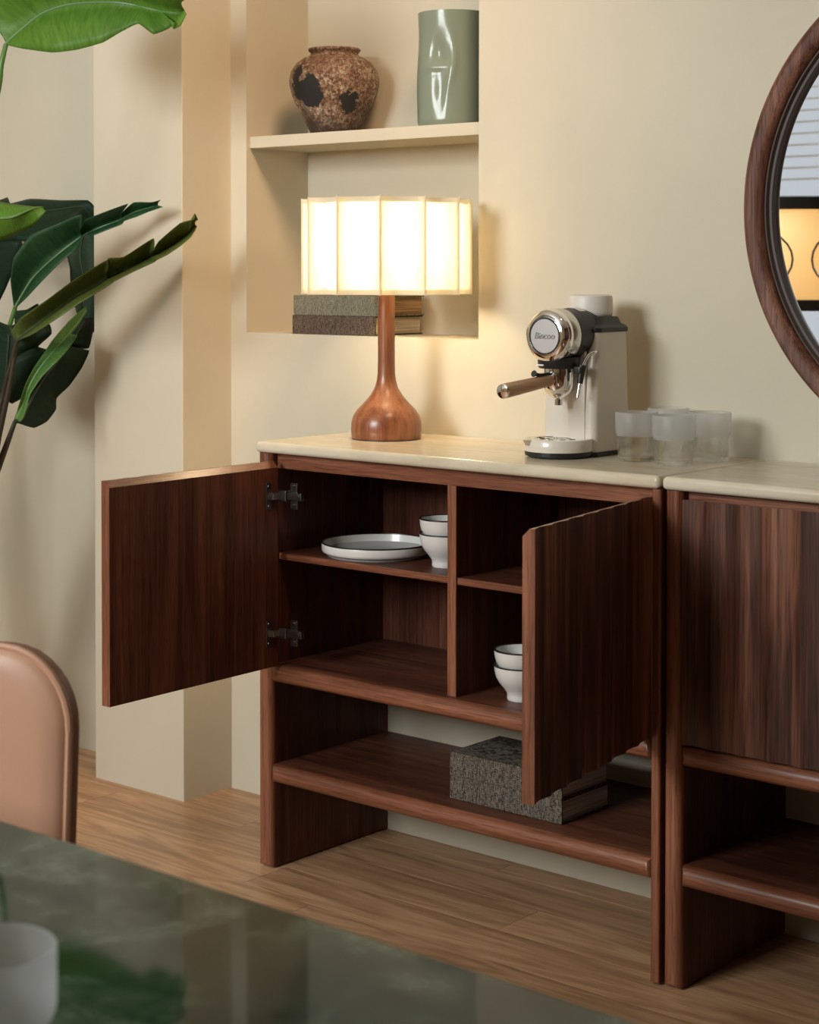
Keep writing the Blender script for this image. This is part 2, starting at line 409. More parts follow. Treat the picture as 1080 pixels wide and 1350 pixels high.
def glass(name, rough, milky=0.0, clear=0.5):
    m, nt, b = new_mat(name)
    b.inputs['Base Color'].default_value = (0.97, 0.98, 0.98, 1); b.inputs['Transmission Weight'].default_value = 1
    b.inputs['Roughness'].default_value = rough; b.inputs['IOR'].default_value = 1.45
    # thin-walled look: let part of the light straight through so the glass does not block it
    tp = node(nt, 'ShaderNodeBsdfTransparent'); mx = nt.nodes.new('ShaderNodeMixShader'); mx.inputs[0].default_value = clear
    nt.links.new(b.outputs[0], mx.inputs[1]); nt.links.new(tp.outputs[0], mx.inputs[2]); out = mx.outputs[0]
    if milky:
        d = node(nt, 'ShaderNodeBsdfDiffuse'); d.inputs[0].default_value = (0.80, 0.82, 0.83, 1)
        t2 = node(nt, 'ShaderNodeBsdfTranslucent'); t2.inputs[0].default_value = (0.80, 0.82, 0.83, 1)
        dm = nt.nodes.new('ShaderNodeMixShader'); dm.inputs[0].default_value = 0.5
        nt.links.new(d.outputs[0], dm.inputs[1]); nt.links.new(t2.outputs[0], dm.inputs[2])
        m2 = nt.nodes.new('ShaderNodeMixShader'); m2.inputs[0].default_value = milky
        nt.links.new(out, m2.inputs[1]); nt.links.new(dm.outputs[0], m2.inputs[2]); out = m2.outputs[0]
    nt.links.new(out, nt.nodes['Material Output'].inputs[0])
    return m
GLASS = glass('clear_glass', 0.02)
FROST = glass('frosted_glass', 0.4, 0.15, 0.42)
MIRROR = simple('mirror_silver', (0.93, 0.94, 0.94), 0.01, 1.0)
def pane_mat():
    m, nt, b = new_mat('window_pane_glass')
    tp = node(nt, 'ShaderNodeBsdfTransparent'); g = node(nt, 'ShaderNodeBsdfGlossy', Roughness=0.02)
    mx = nt.nodes.new('ShaderNodeMixShader'); mx.inputs[0].default_value = 0.06
    nt.links.new(tp.outputs[0], mx.inputs[1]); nt.links.new(g.outputs[0], mx.inputs[2])
    nt.links.new(mx.outputs[0], nt.nodes['Material Output'].inputs[0]); return m
PANE = pane_mat()
TERRA = simple('pot_grey', (0.20, 0.19, 0.17), 0.7)
SOIL = simple('dark_soil', (0.02, 0.014, 0.009), 0.95)

# ------------------------------------------------------------------ the setting
D = 0.3632; HW = 0.85; ZC = 0.8729          # cabinet depth, wood height, stone top
RX0, RX1, RZ = -2.9, 4.3, 3.2
NX0, NX1, NZ0, NZ1, ND = -0.4005, 0.2871, 1.0754, 2.15, 0.2065
def struct(o): return tag(o, kind='structure')

floor = struct(box('floor', RX0 - .1, RX1 + .1, RY - .12, .26, -0.06, -0.012, simple('dark_joint', (0.06, 0.035, 0.02), 0.8)))
tag(floor, 'warm oak plank floor')
rnd = random.Random(5)
PW, PL = 0.128, 1.22
bm = bmesh.new(); add_box(bm, -PL / 2, PL / 2, -PW / 2, PW / 2, -0.011, 0)
proto = finish('plank', bm, OAK, floor, smooth=0)
pm = proto.data
cut = {}
def plank_mesh(w, d):
    key = (round(w, 3), round(d, 3))
    if key == (PL, PW): return pm
    if key not in cut:
        b = bmesh.new(); add_box(b, -w / 2, w / 2, -d / 2, d / 2, -0.011, 0)
        o = finish('tmp', b, OAK, smooth=0); cut[key] = o.data; bpy.data.objects.remove(o)
    return cut[key]
first = True
row = 0; y1 = 0.0
while y1 > RY + 0.02:
    y0 = -0.072 - row * PW if row >= 0 else 0
    y0 = max(y0, RY)
    d = y1 - y0
    x = RX0 - (0.594 - 1.0 if False else [0.37, 0.98, 0.15, 0.71, 0.52][row % 5])
    if row == 2: x = 0.594 - 3 * PL
    while x < RX1:
        a, b_ = max(x, RX0), min(x + PL, RX1)
        if b_ - a > 0.05:
            if first: o = proto; first = False
            else:
                o = proto.copy(); C.objects.link(o)
            o.data = plank_mesh(b_ - a - 0.0010, d - 0.0010)
            o.location = ((a + b_) / 2, (y0 + y1) / 2, 0)
        x += PL
    y1 = y0; row += 1

bm = bmesh.new()
T = 0.26; ZB = -0.012
add_box(bm, RX0, NX0, 0, T, ZB, RZ); add_box(bm, NX1, RX1, 0, T, ZB, RZ)
add_box(bm, NX0, NX1, 0, T, ZB, NZ0); add_box(bm, NX0, NX1, 0, T, NZ1, RZ); add_box(bm, NX0, NX1, ND, T, NZ0, NZ1)
bmesh.ops.remove_doubles(bm, verts=bm.verts[:], dist=1e-5)
tag(struct(finish('wall_back', bm, WALL, smooth=0)), 'beige plaster wall with a recessed display niche')
tag(struct(box('wall_pillar', -0.7652, -0.4526, -0.1531, 0, 0, RZ, WALL, bev=0.004, sel=lambda c: c.y < -0.1 and 0.1 < c.z < RZ - 0.1)), 'beige plaster pillar standing proud of the wall')
tag(struct(box('trim_1', NX0, NX1, 0.011, ND, 1.503, 1.530, WALL, bev=0.002)), 'plaster shelf across the wall niche')
struct(box('ceiling', RX0 - .1, RX1 + .1, RY - .12, T, RZ, RZ + 0.1, CEIL))
struct(box('wall_left', RX0 - 0.1, RX0, RY - .12, T, ZB, RZ, WALL))
struct(box('wall_right', RX1, RX1 + 0.1, RY - .12, T, ZB, RZ, W_Z))
bm = bmesh.new()
for x0, x1 in ((RX0, WIN2[0]), (WIN2[1], WIN[0]), (WIN[1], RX1)): add_box(bm, x0, x1, RY - 0.12, RY, ZB, RZ)
for w in (WIN, WIN2):
    add_box(bm, w[0], w[1], RY - 0.12, RY, ZB, w[2]); add_box(bm, w[0], w[1], RY - 0.12, RY, w[3], RZ)
struct(finish('wall_window', bm, WALL, smooth=0))
def window(name, w, n, label):
    o = tag(empty(name, ((w[0] + w[1]) / 2, RY - 0.06, w[2])), label, kind='structure')
    ww, wh = w[1] - w[0], w[3] - w[2]
    bm = bmesh.new()
    for k in range(n + 1):
        x = -ww / 2 + .025 + k * (ww - .05) / n
        add_box(bm, x - .025, x + .025, -.03, .03, 0, wh)
    add_box(bm, -ww / 2, ww / 2, -.03, .03, 0, .05); add_box(bm, -ww / 2, ww / 2, -.03, .03, wh - .05, wh)
    finish('window_frame', bm, BLACK_S, o, smooth=0)
    for k in range(n):
        x = -ww / 2 + .025 + k * (ww - .05) / n
        box('pane', x + .025, x + (ww - .05) / n - .025, -.004, .004, .05, wh - .05, PANE, o)
window('window_1', WIN, 2, 'large black framed window that lets the daylight in')
window('window_2', WIN2, 3, 'black framed window seen in the round mirror')

# ------------------------------------------------------------------ sideboards
def make_door(root, name, w, z0, z1, hand, loc, ang, label=None, hinges=True, dark=False):
    """hand=+1: hinge on the left, door runs along +x; -1: hinge on the right. local y: 0 = inside face, -t = fluted face"""
    t = 0.021; nf = 8; amp = 0.0052; n = nf * 10
    bm = bmesh.new(); secs = []
    for i in range(n + 1):
        u = i / n; x = hand * w * u
        fl = -t + amp * math.sin(math.pi * ((u * nf) % 1.0)) if 0 < i < n else -t
        pts = [(0, z0), (0, z1 - 0.012), (-0.0115, z1), (fl, z1), (fl, z0)]
        secs.append([bm.verts.new((x, y, z)) for y, z in pts])
    for a, b_ in zip(secs, secs[1:]):
        for k in range(5):
            f = bm.faces.new((a[k], a[(k + 1) % 5], b_[(k + 1) % 5], b_[k]))
            f.material_index = 1 if k in (0,) else (2 if k in (1, 2) else 0)
    f1 = bm.faces.new(secs[0]); f2 = bm.faces.new(secs[-1][::-1]); f1.material_index = 3; f2.material_index = 3
    d = finish(name, bm, [W_DOOR, W_Z, W_NX, W_NZ], root, smooth=25)
    d.location = loc; d.rotation_euler = (0, 0, ang)
    if label: d['label'] = label
    return d
def make_hinge(door, hand, z):
    """cup plate on the door's inner face (local y=0) and an arm that reaches to the cabinet side"""
    bm = bmesh.new()
    h = hand
    def bx(x0, x1, y0, y1, z0, z1, b=0.0):
        add_box(bm, min(h * x0, h * x1), max(h * x0, h * x1), y0, y1, z - z0 if False else z + z0, z + z1, b, 2)
    bx(.022, .036, 0, .0022, -.027, .027, .0008)           # plate on the door
    for s in (-.020, .020): add_lathe(bm, [(0, .0034), (.0028, .0034), (.0034, .0022), (.0034, 0)], 12, (h * .029, 0, z + s), 'Y')
    nf0 = len(bm.faces); bx(-.002, .028, .002, .013, -.0065, .0065, .001)       # bright link
    bm.faces.ensure_lookup_table()
    for f in list(bm.faces)[nf0:]: f.material_index = 1
    bx(-.004, .010, .010, .030, -.011, .011, .002)         # elbow
    bx(-.006, .004, .026, .066, -.0075, .0075, .0015)      # arm along the cabinet side
    bx(-.008, -.004, .030, .048, -.026, .026, .0008)       # wing plate
    for s in (-.019, .019): add_lathe(bm, [(0, .004), (.0036, .004), (.0036, 0)], 12, (h * -.004, .039, z + s), 'X')
    add_lathe(bm, [(0, .003), (.004, .003), (.004, 0)], 12, (h * .004, .058, z), 'X')
    o = finish('hinge', bm, [NICKEL, STEEL], door); o['label'] = 'nickel cup hinge'
    return o
def sideboard(name, label, x0, tl, x1, tr, group, doors):
    root = thing(name, label, 'sideboard', (x0, 0, 0), 0, group)
    W = x1 - x0
    fsel = lambda c: c.y < -D + 0.001 and c.z < HW - 0.001
    def side(a, b_, rad):
        bm = bmesh.new(); add_box(bm, a, b_, -D, 0, 0.003, HW, rad, 5, sel=fsel)
        for f in bm.faces:
            if f.calc_center_median().y < -D + rad * 1.05: f.material_index = 1
        finish('side_panel', bm, [W_Z, W_NZ], root)
    side(0, tl, 0.0135); side(W - tr, W, 0.0045 if tr < .03 else 0.0135)
    a, b_ = tl, W - tr
    def nose(nm, z0, z1):
        bm = bmesh.new(); add_box(bm, a + .0005, b_ - .0005, -D - .003, -0.002, z0, z1, 0.0165, 6, sel=lambda c: c.y < -D)
        for f in bm.faces:
            if f.calc_center_median().y < -D + 0.012: f.material_index = 1
        finish(nm, bm, [W_X, W_NX], root)
    nose('base_panel', 0.3845, 0.4205); nose('lower_shelf', 0.179, 0.2155)
    RF = -D + 0.022
    box('top_rail', a, b_, RF, RF + .022, 0.818, HW - .001, W_NX, root, .001)
    bm = bmesh.new(); add_box(bm, a, b_, RF + .022, -.016, 0.834, HW - .001); finish('top_panel', bm, W_X, root, smooth=0)
    box('back_panel', a, b_, -.016, -.006, 0.4205, 0.834, W_Z, root)
    m = (a + b_) / 2
    bm = bmesh.new(); add_box(bm, m - .0105, m + .0105, RF, -.0165, .4205, .818, .001, 1, sel=lambda c: c.y < RF + .001)
    for f in bm.faces:
        if f.calc_center_median().y < RF + .002: f.material_index = 1
    finish('divider', bm, [W_Z, W_NZ], root)
    for p_, q in ((a + .0006, m - .011), (m + .011, b_ - .0006)):
        bm = bmesh.new(); add_box(bm, p_, q, RF + .003, -.0165, .632, .6455, .0012, 1, sel=lambda c: c.y < RF + .004)
        for f in bm.faces:
            if f.calc_center_median().y < RF + .006: f.material_index = 1
        finish('inner_shelf', bm, [W_X, W_NX], root)
    st = box('stone_top', -.003, W - .0015, -D - .004, -.0015, HW, ZC, STONE, root, .0085, 4)
    st['label'] = 'beige travertine slab with rounded edges'
    wd = (b_ - a - 0.009) / 2
    for hand, ang in doors:
        hx = a + .003 if hand > 0 else b_ - .003
        if ang == 0: loc = (hx, -D + .0205, 0)
        elif hand > 0: loc = (a + 0.0265, -D - 0.004, 0)
        else: loc = (b_ - 0.0195, -D - 0.003, 0)
        d = make_door(root, 'door', wd, 0.4225, 0.836, hand, loc, R(ang))
        if ang:
            d['label'] = 'open door showing its flat inside and two hinges' if hand > 0 else 'open fluted door swung out toward the viewer'
            make_hinge(d, hand, .768); make_hinge(d, hand, .492)
    return root
G = 'walnut sideboards standing end to end'
S1 = sideboard('sideboard', 'walnut sideboard with both doors swung open, lamp and coffee machine on its stone top', 0.0, 0.037, 0.9685, 0.018, G, [(1, -88.0), (-1, 100.5)])
S2 = sideboard('sideboard', 'walnut sideboard with fluted doors shut, standing under the round mirror', 0.9750, 0.034, 1.9435, 0.034, G, [(1, 0), (-1, 0)])

# ------------------------------------------------------------------ table lamp
LX, LY = 0.1635, -0.15
lamp = thing('table_lamp', 'turned walnut table lamp with lit scalloped cream shade on the stone top', 'lamp', (LX, LY, ZC))
lathe('base', [(0, .0005), (.070, .0005), (.0722, .004), (.0732, .018), (.0728, .032), (.069, .047), (.061, .060), (.050, .071), (.0405, .081), (.032, .092), (.0245, .105), (.0205, .118), (.0185, .132), (.0176, .16), (.0174, .24), (.0172, .300), (.0165, .3045), (0, .3045)], W_LAMP, lamp, 64)
lathe('foot_ring', [(.066, 0), (.0712, 0), (.0712, .0016), (.066, .0016)], BLACK, lamp, 48, closed=True)
lathe('socket', [(0, .3045), (.014, .3045), (.014, .345), (.011, .352), (0, .352)], BLACK, lamp, 24)
bulb = lathe('bulb', [(0, .350), (.012, .352), (.016, .37), (.023, .390), (.0255, .405), (.023, .42), (.014, .430), (0, .434)], BULB, lamp, 24)
SH0, SH1, SR, NP = 0.2985, 0.494, 0.1735, 12
shade = empty('shade', (0, 0, 0), 0, lamp)
for z in (SH0 + .012, SH1 - .012):
    bm = bmesh.new()
    for k in range(3):
        a = 2 * math.pi * k / 3 + .3
        add_tube(bm, [(0, 0, z), ((SR - .016) * math.cos(a), (SR - .016) * math.sin(a), z)], .0014, 8, 2)
    finish('wire_spider', bm, STEEL, shade, flat=False); shade['label'] = 'scalloped fabric shade on a wire frame'
def panel_mesh():
    bm = bmesh.new()
    nz, nu = 8, 12
    half = math.pi / NP
    def pt(u, z, inset=0.0):
        """u -1..1 across; concave toward the axis"""
        chord = SR * math.cos(half)
        x = SR * math.sin(half) * u
        sag = 0.019 * (1 - u * u)
        y = chord - sag - inset + 0.0035 * abs(u) ** 14
        return (y, x, z)
    def grid(u0, u1, z0, z1, nu, nz, inset):
        g = [[bm.verts.new(pt(u0 + (u1 - u0) * i / nu, z0 + (z1 - z0) * j / nz, inset)) for i in range(nu + 1)] for j in range(nz + 1)]
        for j in range(nz):
            for i in range(nu): bm.faces.new((g[j][i], g[j][i + 1], g[j + 1][i + 1], g[j + 1][i]))
    grid(-1, 1, SH0, SH1, nu, nz, 0)
    for a, b_ in ((SH0, SH0 + .011), (SH1 - .011, SH1)): grid(-1, 1, a, b_, nu, 1, .0012)      # turned hems
    for a, b_ in ((-1, -.90), (.90, 1)): grid(a, b_, SH0, SH1, 2, nz, .0020)
    return bm
pan = finish('shade_panel', panel_mesh(), SHADE, shade, smooth=180, recalc=False)
lathe('added_diffuser', [(0, SH1 - .0085), (.148, SH1 - .0085), (.148, SH1 - .0075), (0, SH1 - .0075)], shade_mat('added_diffuser_film', (.75, .71, .60), .5), shade, 48)  # unseen disc, added to soften the bulb's direct light on the wall above
# direction that faces the viewer, rib a little left of it
vdir = math.atan2(-2.84, 2.49)
for k in range(NP):
    o = pan if k == 0 else pan.copy()
    if k: C.objects.link(o)
    o.rotation_euler = (0, 0, vdir - R(4.0) + math.pi / NP + k * 2 * math.pi / NP)
for k in range(NP):
    a = vdir - R(4.0) + k * 2 * math.pi / NP
    if k == 0:
        rib = tube('shade_rib', [(SR + .0022, 0, SH0 - .001), (SR + .0022, 0, SH1 + .002)], .0011, SHADE, shade, 6, 1)
    else:
        rib = rib.copy(); C.objects.link(rib)
    rib.rotation_euler = (0, 0, a)
d = bpy.data.lights.new('lamp_bulb_light', 'POINT'); d.energy = 17; d.color = (1.0, 0.76, 0.46); d.shadow_soft_size = 0.034
lo = bpy.data.objects.new('lamp_bulb_light', d); C.objects.link(lo); lo.location = (LX, LY, ZC + .404)

# ------------------------------------------------------------------ coffee machine
MX, MY = 0.648, -0.13
cm = thing('coffee_machine', 'cream espresso machine with chrome head and wooden portafilter handle on the sideboard', 'coffee machine', (MX, MY, ZC))
# body: tapered rounded column with a hollowed front
def rrect(w, d, r, cy, n=6):
    pts = []
    for sx, sy, a0 in ((1, 1, 0), (-1, 1, 90), (-1, -1, 180), (1, -1, 270)):
        for k in range(n + 1):
            a = R(a0 + 90 * k / n)
            pts.append((sx * (w - r) + r * math.cos(a), cy + sy * (d - r) + r * math.sin(a)))
    return pts
def loft(name, secs, mat, parent, smooth=40):
    bm = bmesh.new(); rings = [[bm.verts.new((x, y, z)) for x, y in pts] for pts, z in secs]
    n = len(rings[0])
    for A, B in zip(rings, rings[1:]):
        for k in range(n): bm.faces.new((A[k], A[(k + 1) % n], B[(k + 1) % n], B[k]))
    bm.faces.new(rings[0][::-1]); bm.faces.new(rings[-1])
    return finish(name, bm, mat, parent, smooth=smooth)
loft('body', [(rrect(.0610, .062, .014, .006), .008), (rrect(.0605, .061, .014, .006), .08), (rrect(.0585, .056, .014, .009), .18), (rrect(.0575, .052, .014, .011), .232)], CREAM, cm)
# raised centre strip on the front of the column
box('front_strip', -.0, .040, -.0575, -.050, .03, .20, CREAM, cm, .002, 2)
loft('base_plate', [(rrect(.0615, .064, .016, .005), .0), (rrect(.0635, .066, .016, .005), .003), (rrect(.0635, .066, .016, .005), .009)], BLACK, cm)
lathe('tray_base', [(0, .001), (.056, .001), (.0625, .004), (.0635, .012), (0, .012)], BLACK, cm, 64, (0, -.085, 0))
for sx, sy in ((-.035, -.115), (.03, -.125), (.0, -.135)):
    lathe('foot', [(0, 0), (.006, 0), (.006, .003), (0, .003)], BLACK, cm, 12, (sx, sy, -.0002))
lathe('drip_tray', [(0, .012), (.0635, .012), (.0640, .016), (.0640, .032), (.062, .0345), (.054, .0345), (.052, .031), (0, .031)], CREAM, cm, 64, (0, -.085, 0))
lathe('drip_grid', [(0, .0315), (.010, .0315), (.010, .0335), (.018, .0335), (.018, .0315), (.024, .0315), (.024, .0338), (.040, .0338), (.040, .0315), (.044, .0315), (.044, .0345), (.0535, .0345), (.0535, .0310)], CHROME, cm, 48, (0, -.085, 0), smooth=30)
for k in range(5):
    a = R(200 + 40 * k)
    lathe('drain_slot', [(0, .0342), (.0058, .0342), (.0058, .0344), (0, .0344)], BLACK, cm, 14, (.032 * math.cos(a), -.085 + .032 * math.sin(a), 0))
# float notch of the tray
lathe('tray_spout', [(0, -.011), (.006, -.009), (.009, -.003), (.0105, .0005), (.004, .0012), (0, .0012)], STEEL, cm, 24, (-.026, -.1435, .0335))
# black shoulder, saddle and lid
loft('shoulder', [(rrect(.0595, .053, .014, .011), .232), (rrect(.0605, .054, .014, .011), .234), (rrect(.0605, .054, .014, .011), .240), (rrect(.0575, .050, .014, .013), .2435), (rrect(.052, .042, .016, .014), .248), (rrect(.048, .038, .018, .016), .259), (rrect(.046, .036, .018, .017), .261)], BLACK, cm)
lathe('lid', [(0, .261), (.040, .261), (.0425, .264), (.0430, .270), (.0425, .294), (.0405, .2995), (.036, .3015), (0, .302)], CREAM_M, cm, 48, (0, .018, 0))
HZ, HR = .2265, .0500
bm = bmesh.new()
add_lathe(bm, [(0, -.084), (HR - .002, -.084), (HR, -.082), (HR, -.030), (HR - .002, .0), (.035, .03), (0, .035)], 56, (0, 0, HZ), 'Y')
add_box(bm, -.040, .040, -.058, .03, HZ - .046, HZ - .01, .012, 3)
finish('head_housing', bm, BLACK, cm)
lathe('steel_band', [(HR - .006, -.108), (HR - .0008, -.108), (HR + .0006, -.106), (HR + .0006, -.0835), (HR - .006, -.0835)], STEEL, cm, 64, (0, 0, HZ), 'Y', closed=True)
lathe('chrome_cap', [(0, -.1285), (.0345, -.1285), (.0355, -.128), (.0365, -.129), (.040, -.1285), (.0455, -.1250), (.0492, -.1195), (.0506, -.113), (.0504, -.108), (.03, -.107), (0, -.107)], CHROME, cm, 72, (0, 0, HZ), 'Y')
lathe('front_ring', [(.0322, -.1280), (.0326, -.1298), (.0342, -.1298), (.0348, -.1280)], BLACK, cm, 64, (0, 0, HZ), 'Y', closed=True)
lathe('front_disc', [(0, -.1296), (.0315, -.1296), (.0322, -.1288), (.0322, -.128), (0, -.128)], simple('satin_disc', (0.80, 0.80, 0.80), 0.32, 1.0), cm, 64, (0, 0, HZ), 'Y')
# foil label wrapped over the top of the housing
bm = bmesh.new(); g = []
for j in range(2):
    g.append([])
    for i in range(13):
        a = R(62 + 62 * i / 12); r = HR + .0009
        g[j].append(bm.verts.new((r * math.cos(a), -.052 + .022 * j, HZ + r * math.sin(a))))
for i in range(12): bm.faces.new((g[0][i], g[0][i + 1], g[1][i + 1], g[1][i]))
finish('foil_label', bm, LABEL, cm, smooth=180)
# embossed script logo
tcu = bpy.data.curves.new('logo', 'FONT'); tcu.body = 'Bincoo'; tcu.size = .0165; tcu.extrude = .0006; tcu.shear = .25; tcu.align_x = 'CENTER'; tcu.align_y = 'CENTER'; tcu.bevel_depth = .0003
to = bpy.data.objects.new('logo_text', tcu); C.objects.link(to)
bpy.context.view_layer.update()
me = bpy.data.meshes.new_from_object(to.evaluated_get(bpy.context.evaluated_depsgraph_get()))
bpy.data.objects.remove(to)
logo = bpy.data.objects.new('logo', me); C.objects.link(logo); me.materials.clear(); me.materials.append(simple('logo_chrome', (0.42, 0.42, 0.42), 0.3, 1.0))
logo.parent = cm; logo.location = (0, -.1297, HZ); logo.rotation_euler = (R(90), 0, 0)
# group head, portafilter
GY = -.085
lathe('group_ring', [(0, HZ - .061), (.036, HZ - .061), (.0385, HZ - .058), (.0395, HZ - .040), (0, HZ - .040)], BLACK, cm, 48, (0, GY, 0))
box('lock_mark', -.022, -.006, GY - .0400, GY - .0340, HZ - .0555, HZ - .0530, WHITE, cm)
lathe('filter_holder', [(0, HZ - .061), (.0285, HZ - .061), (.0288, HZ - .092), (.026, HZ - .103), (.018, HZ - .113), (.009, HZ - .117), (.0072, HZ - .119), (.0072, HZ - .130), (0, HZ - .130)], CHROME, cm, 40, (0, GY, 0))
hd = Vector((-.02, -1, -.10)).normalized()
h0 = Vector((0, GY - .024, HZ - .082)); HL = .02
hb = empty('handle', (0, 0, 0), 0, cm)
tube('grip', [h0, h0 + hd * .03, h0 + hd * .09, h0 + hd * .1415], [.0105, .0115, .0130, .0138], W_HANDLE, hb, 20, 4)
tube('end_cap', [h0 + hd * .1412, h0 + hd * .1425, h0 + hd * .1445, h0 + hd * .1455], [.0138, .0138, .0132, .0115], CHROME, hb, 24, 1)
tube('collar', [h0 - hd * .006, h0 + hd * .004], .0108, CHROME, hb, 20, 1)
tube('thumb_lever', [h0 + hd * .004 + Vector((0, 0, .0115)), h0 + hd * .03 + Vector((0, 0, .013)), h0 + hd * .045 + Vector((0, 0, .0165)), h0 + hd * .052 + Vector((0, 0, .019))], [.0035, .0035, .0035, .0065], BLACK, hb, 12, 4)
# steam wand on the right side
tube('steam_pipe', [(.040, -.030, HZ - .028), (.058, -.048, HZ - .030), (.054, -.066, HZ - .036), (.049, -.078, HZ - .056)], .0030, CHROME, cm, 12, 6)
bm = bmesh.new(); add_tube(bm, [(.049, -.078, HZ - .054), (.047, -.083, HZ - .088)], [.0080, .0055], 16, 2); add_box(bm, .036, .052, -.090, -.072, HZ - .070, HZ - .056, .003, 2)
finish('steam_grip', bm, BLACK, cm)
tube('steam_tip', [(.047, -.083, HZ - .088), (.045, -.088, HZ - .114)], [.0032, .0027], CHROME, cm, 12, 2)
# switch badge low on the right side
box('switch_plate', .0600, .0620, .030, .050, .026, .048, WHITE, cm, .0008)
bm = bmesh.new()
vv = [bm.verts.new((.0626, y, z)) for y, z in ((.034, .030), (.049, .030), (.045, .043), (.039, .043))] 
v2 = [bm.verts.new((.0615, v.co.y, v.co.z)) for v in vv]
bm.faces.new(vv); bm.faces.new(v2[::-1])
for k in range(4): bm.faces.new((vv[k], v2[k], v2[(k + 1) % 4], vv[(k + 1) % 4]))
finish('switch', bm, BLACK, cm, smooth=0)

# ------------------------------------------------------------------ tumblers
TPROF = [(0, 0), (.031, 0), (.0338, .0015), (.0345, .005), (.0345, .040), (.0352, .046), (.0378, .051), (.0388, .056), (.0390, .0885), (.0382, .0895), (.0372, .0885),
         (.0368, .057), (.0356, .052), (.0330, .047), (.0322, .041), (.0318, .013), (.029, .009), (0, .008)]
TMI = [0, 0, 0, 0, 0, 1, 1, 1, 1, 1, 1, 1, 1, 0, 0, 0, 0]
gl = lathe('tumbler', TPROF, [GLASS, FROST], None, 56, mi=TMI)
spots = [((.800, -.182), 'frosted glass tumbler next to the coffee machine, leftmost of the four'),
         ((.893, -.203), 'frosted glass tumbler at the front of the four beside the coffee machine'),
         ((.905, -.100), 'frosted glass tumbler at the right of the four, farthest from the coffee machine'),
         ((.792, -.062), 'frosted glass tumbler half hidden behind the other three near the wall')]
for i, ((x, y), lb) in enumerate(spots):
    o = gl if i == 0 else gl.copy()
    if i: C.objects.link(o)
    o.location = (x, y, ZC + .0003); tag(o, lb, 'glass', 'frosted tumblers')
o = gl.copy(); C.objects.link(o); o.location = (1.8089, -2.3679, .7503)
tag(o, 'frosted glass tumbler on the green marble table in the foreground', 'glass', 'frosted tumblers')

# ------------------------------------------------------------------ niche things
jar = lathe('clay_jar', [(0, 0), (.050, 0), (.055, .004), (.068, .030), (.084, .060), (.0965, .088), (.1030, .112), (.1035, .126), (.0990, .146), (.086, .164), (.070, .175), (.0575, .180), (.0545, .184), (.0555, .188), (.0590, .191), (.0605, .194), (.0590, .197), (.0540, .196), (.0500, .188), (.0560, .170), (.085, .15), (.095, .12), (.06, .03), (0, .012)], JAR, None, 64, smooth=60)
jar.location = (-.215, .1005, 1.5303)
tag(jar, 'weathered brown clay jar with black patches on the niche shelf', 'jar')
VX, VY, VR = .1355, .100, .0765
bm = bmesh.new(); nz, na = 60, 96
cdir = math.atan2(-.073, .018)
def vrad(a, z):
    r = VR * (1 - .035 * math.exp(-((z - .19) / .05) ** 2) + .02 * math.exp(-((z - .09) / .06) ** 2))
    if z < .01: r *= .96 + 4 * z
    da = (a - cdir + math.pi) % (2 * math.pi) - math.pi
    s = da * VR
    r -= .011 * math.exp(-(s / .020) ** 2 - ((z - .150) / .036) ** 2)             # thumb-pressed hollow
    r += .006 * math.exp(-((s + .004) / .020) ** 2 - ((z - .125) / .008) ** 2)    # fold below it
    r -= .006 * math.exp(-((s - .006) / .016) ** 2 - ((z - .075) / .045) ** 2)
    r += .004 * math.exp(-((s - .027 - .010 * math.sin((z - .09) * 26)) / .007) ** 2 - ((z - .12) / .07) ** 2)  # S ridge
    return r
out_, in_ = [], []
for j in range(nz + 1):
    z = .2455 * j / nz
    out_.append([bm.verts.new((vrad(2 * math.pi * i / na, z) * math.cos(2 * math.pi * i / na), vrad(2 * math.pi * i / na, z) * math.sin(2 * math.pi * i / na), z)) for i in range(na)])
    in_.append([bm.verts.new(((vrad(2 * math.pi * i / na, z) - .004) * math.cos(2 * math.pi * i / na), (vrad(2 * math.pi * i / na, z) - .004) * math.sin(2 * math.pi * i / na), max(z, .006))) for i in range(na)])
for S in (out_, in_):
    for A, B in zip(S, S[1:]):
        for i in range(na): bm.faces.new((A[i], A[(i + 1) % na], B[(i + 1) % na], B[i])).material_index = 0 if S is out_ else 1
for i in range(na): bm.faces.new((out_[-1][i], out_[-1][(i + 1) % na], in_[-1][(i + 1) % na], in_[-1][i])).material_index = 1
bm.faces.new(out_[0][::-1]); bm.faces.new(in_[0])
vz = finish('glass_vase', bm, [CELADON, simple('white_glass', (.75, .76, .72), .15)], smooth=60, flat=False); vz.location = (VX, VY, 1.5303)
tag(vz, 'tall sage green glossy vase with a pinched dent on the niche shelf', 'vase')

def book(name, label, loc, rz, w, dp, h, cover, paper, group, board=.003):
    """spine on -y; pages show on +x"""
    t = thing(name, label, 'book', loc, rz, group)
    bm = bmesh.new()
    add_box(bm, 0, w, 0, dp, 0, board, .0008, 1); add_box(bm, 0, w, 0, dp, h - board, h, .0008, 1)
    add_box(bm, 0, w, -.0005, board, 0, h, .0012, 2)
    finish('cover', bm, cover, t)
    bm = bmesh.new(); add_box(bm, .004, w - .0045, board, dp - .005, board, h - board)
    finish('pages', bm, paper, t, smooth=0)
    return t
book('book', 'brown linen bound book at the bottom of the pair in the niche', (-.262, .010, NZ0 + .0003), R(3.0), .243, .172, .0425, LINEN_BROWN, PAGES, 'books stacked in the niche')
book('book', 'grey green linen bound book on top of the pair in the niche', (-.259, .011, NZ0 + .0431), R(3.0), .247, .168, .0450, LINEN_GREEN, PAGES_D, 'books stacked in the niche')
book('book', 'grey tweed bound book at the bottom of the pair on the low shelf', (.462, -.3060, .2158), R(0), .262, .157, .0445, LINEN_GREY, PAGES_G, 'books stacked on the low shelf')
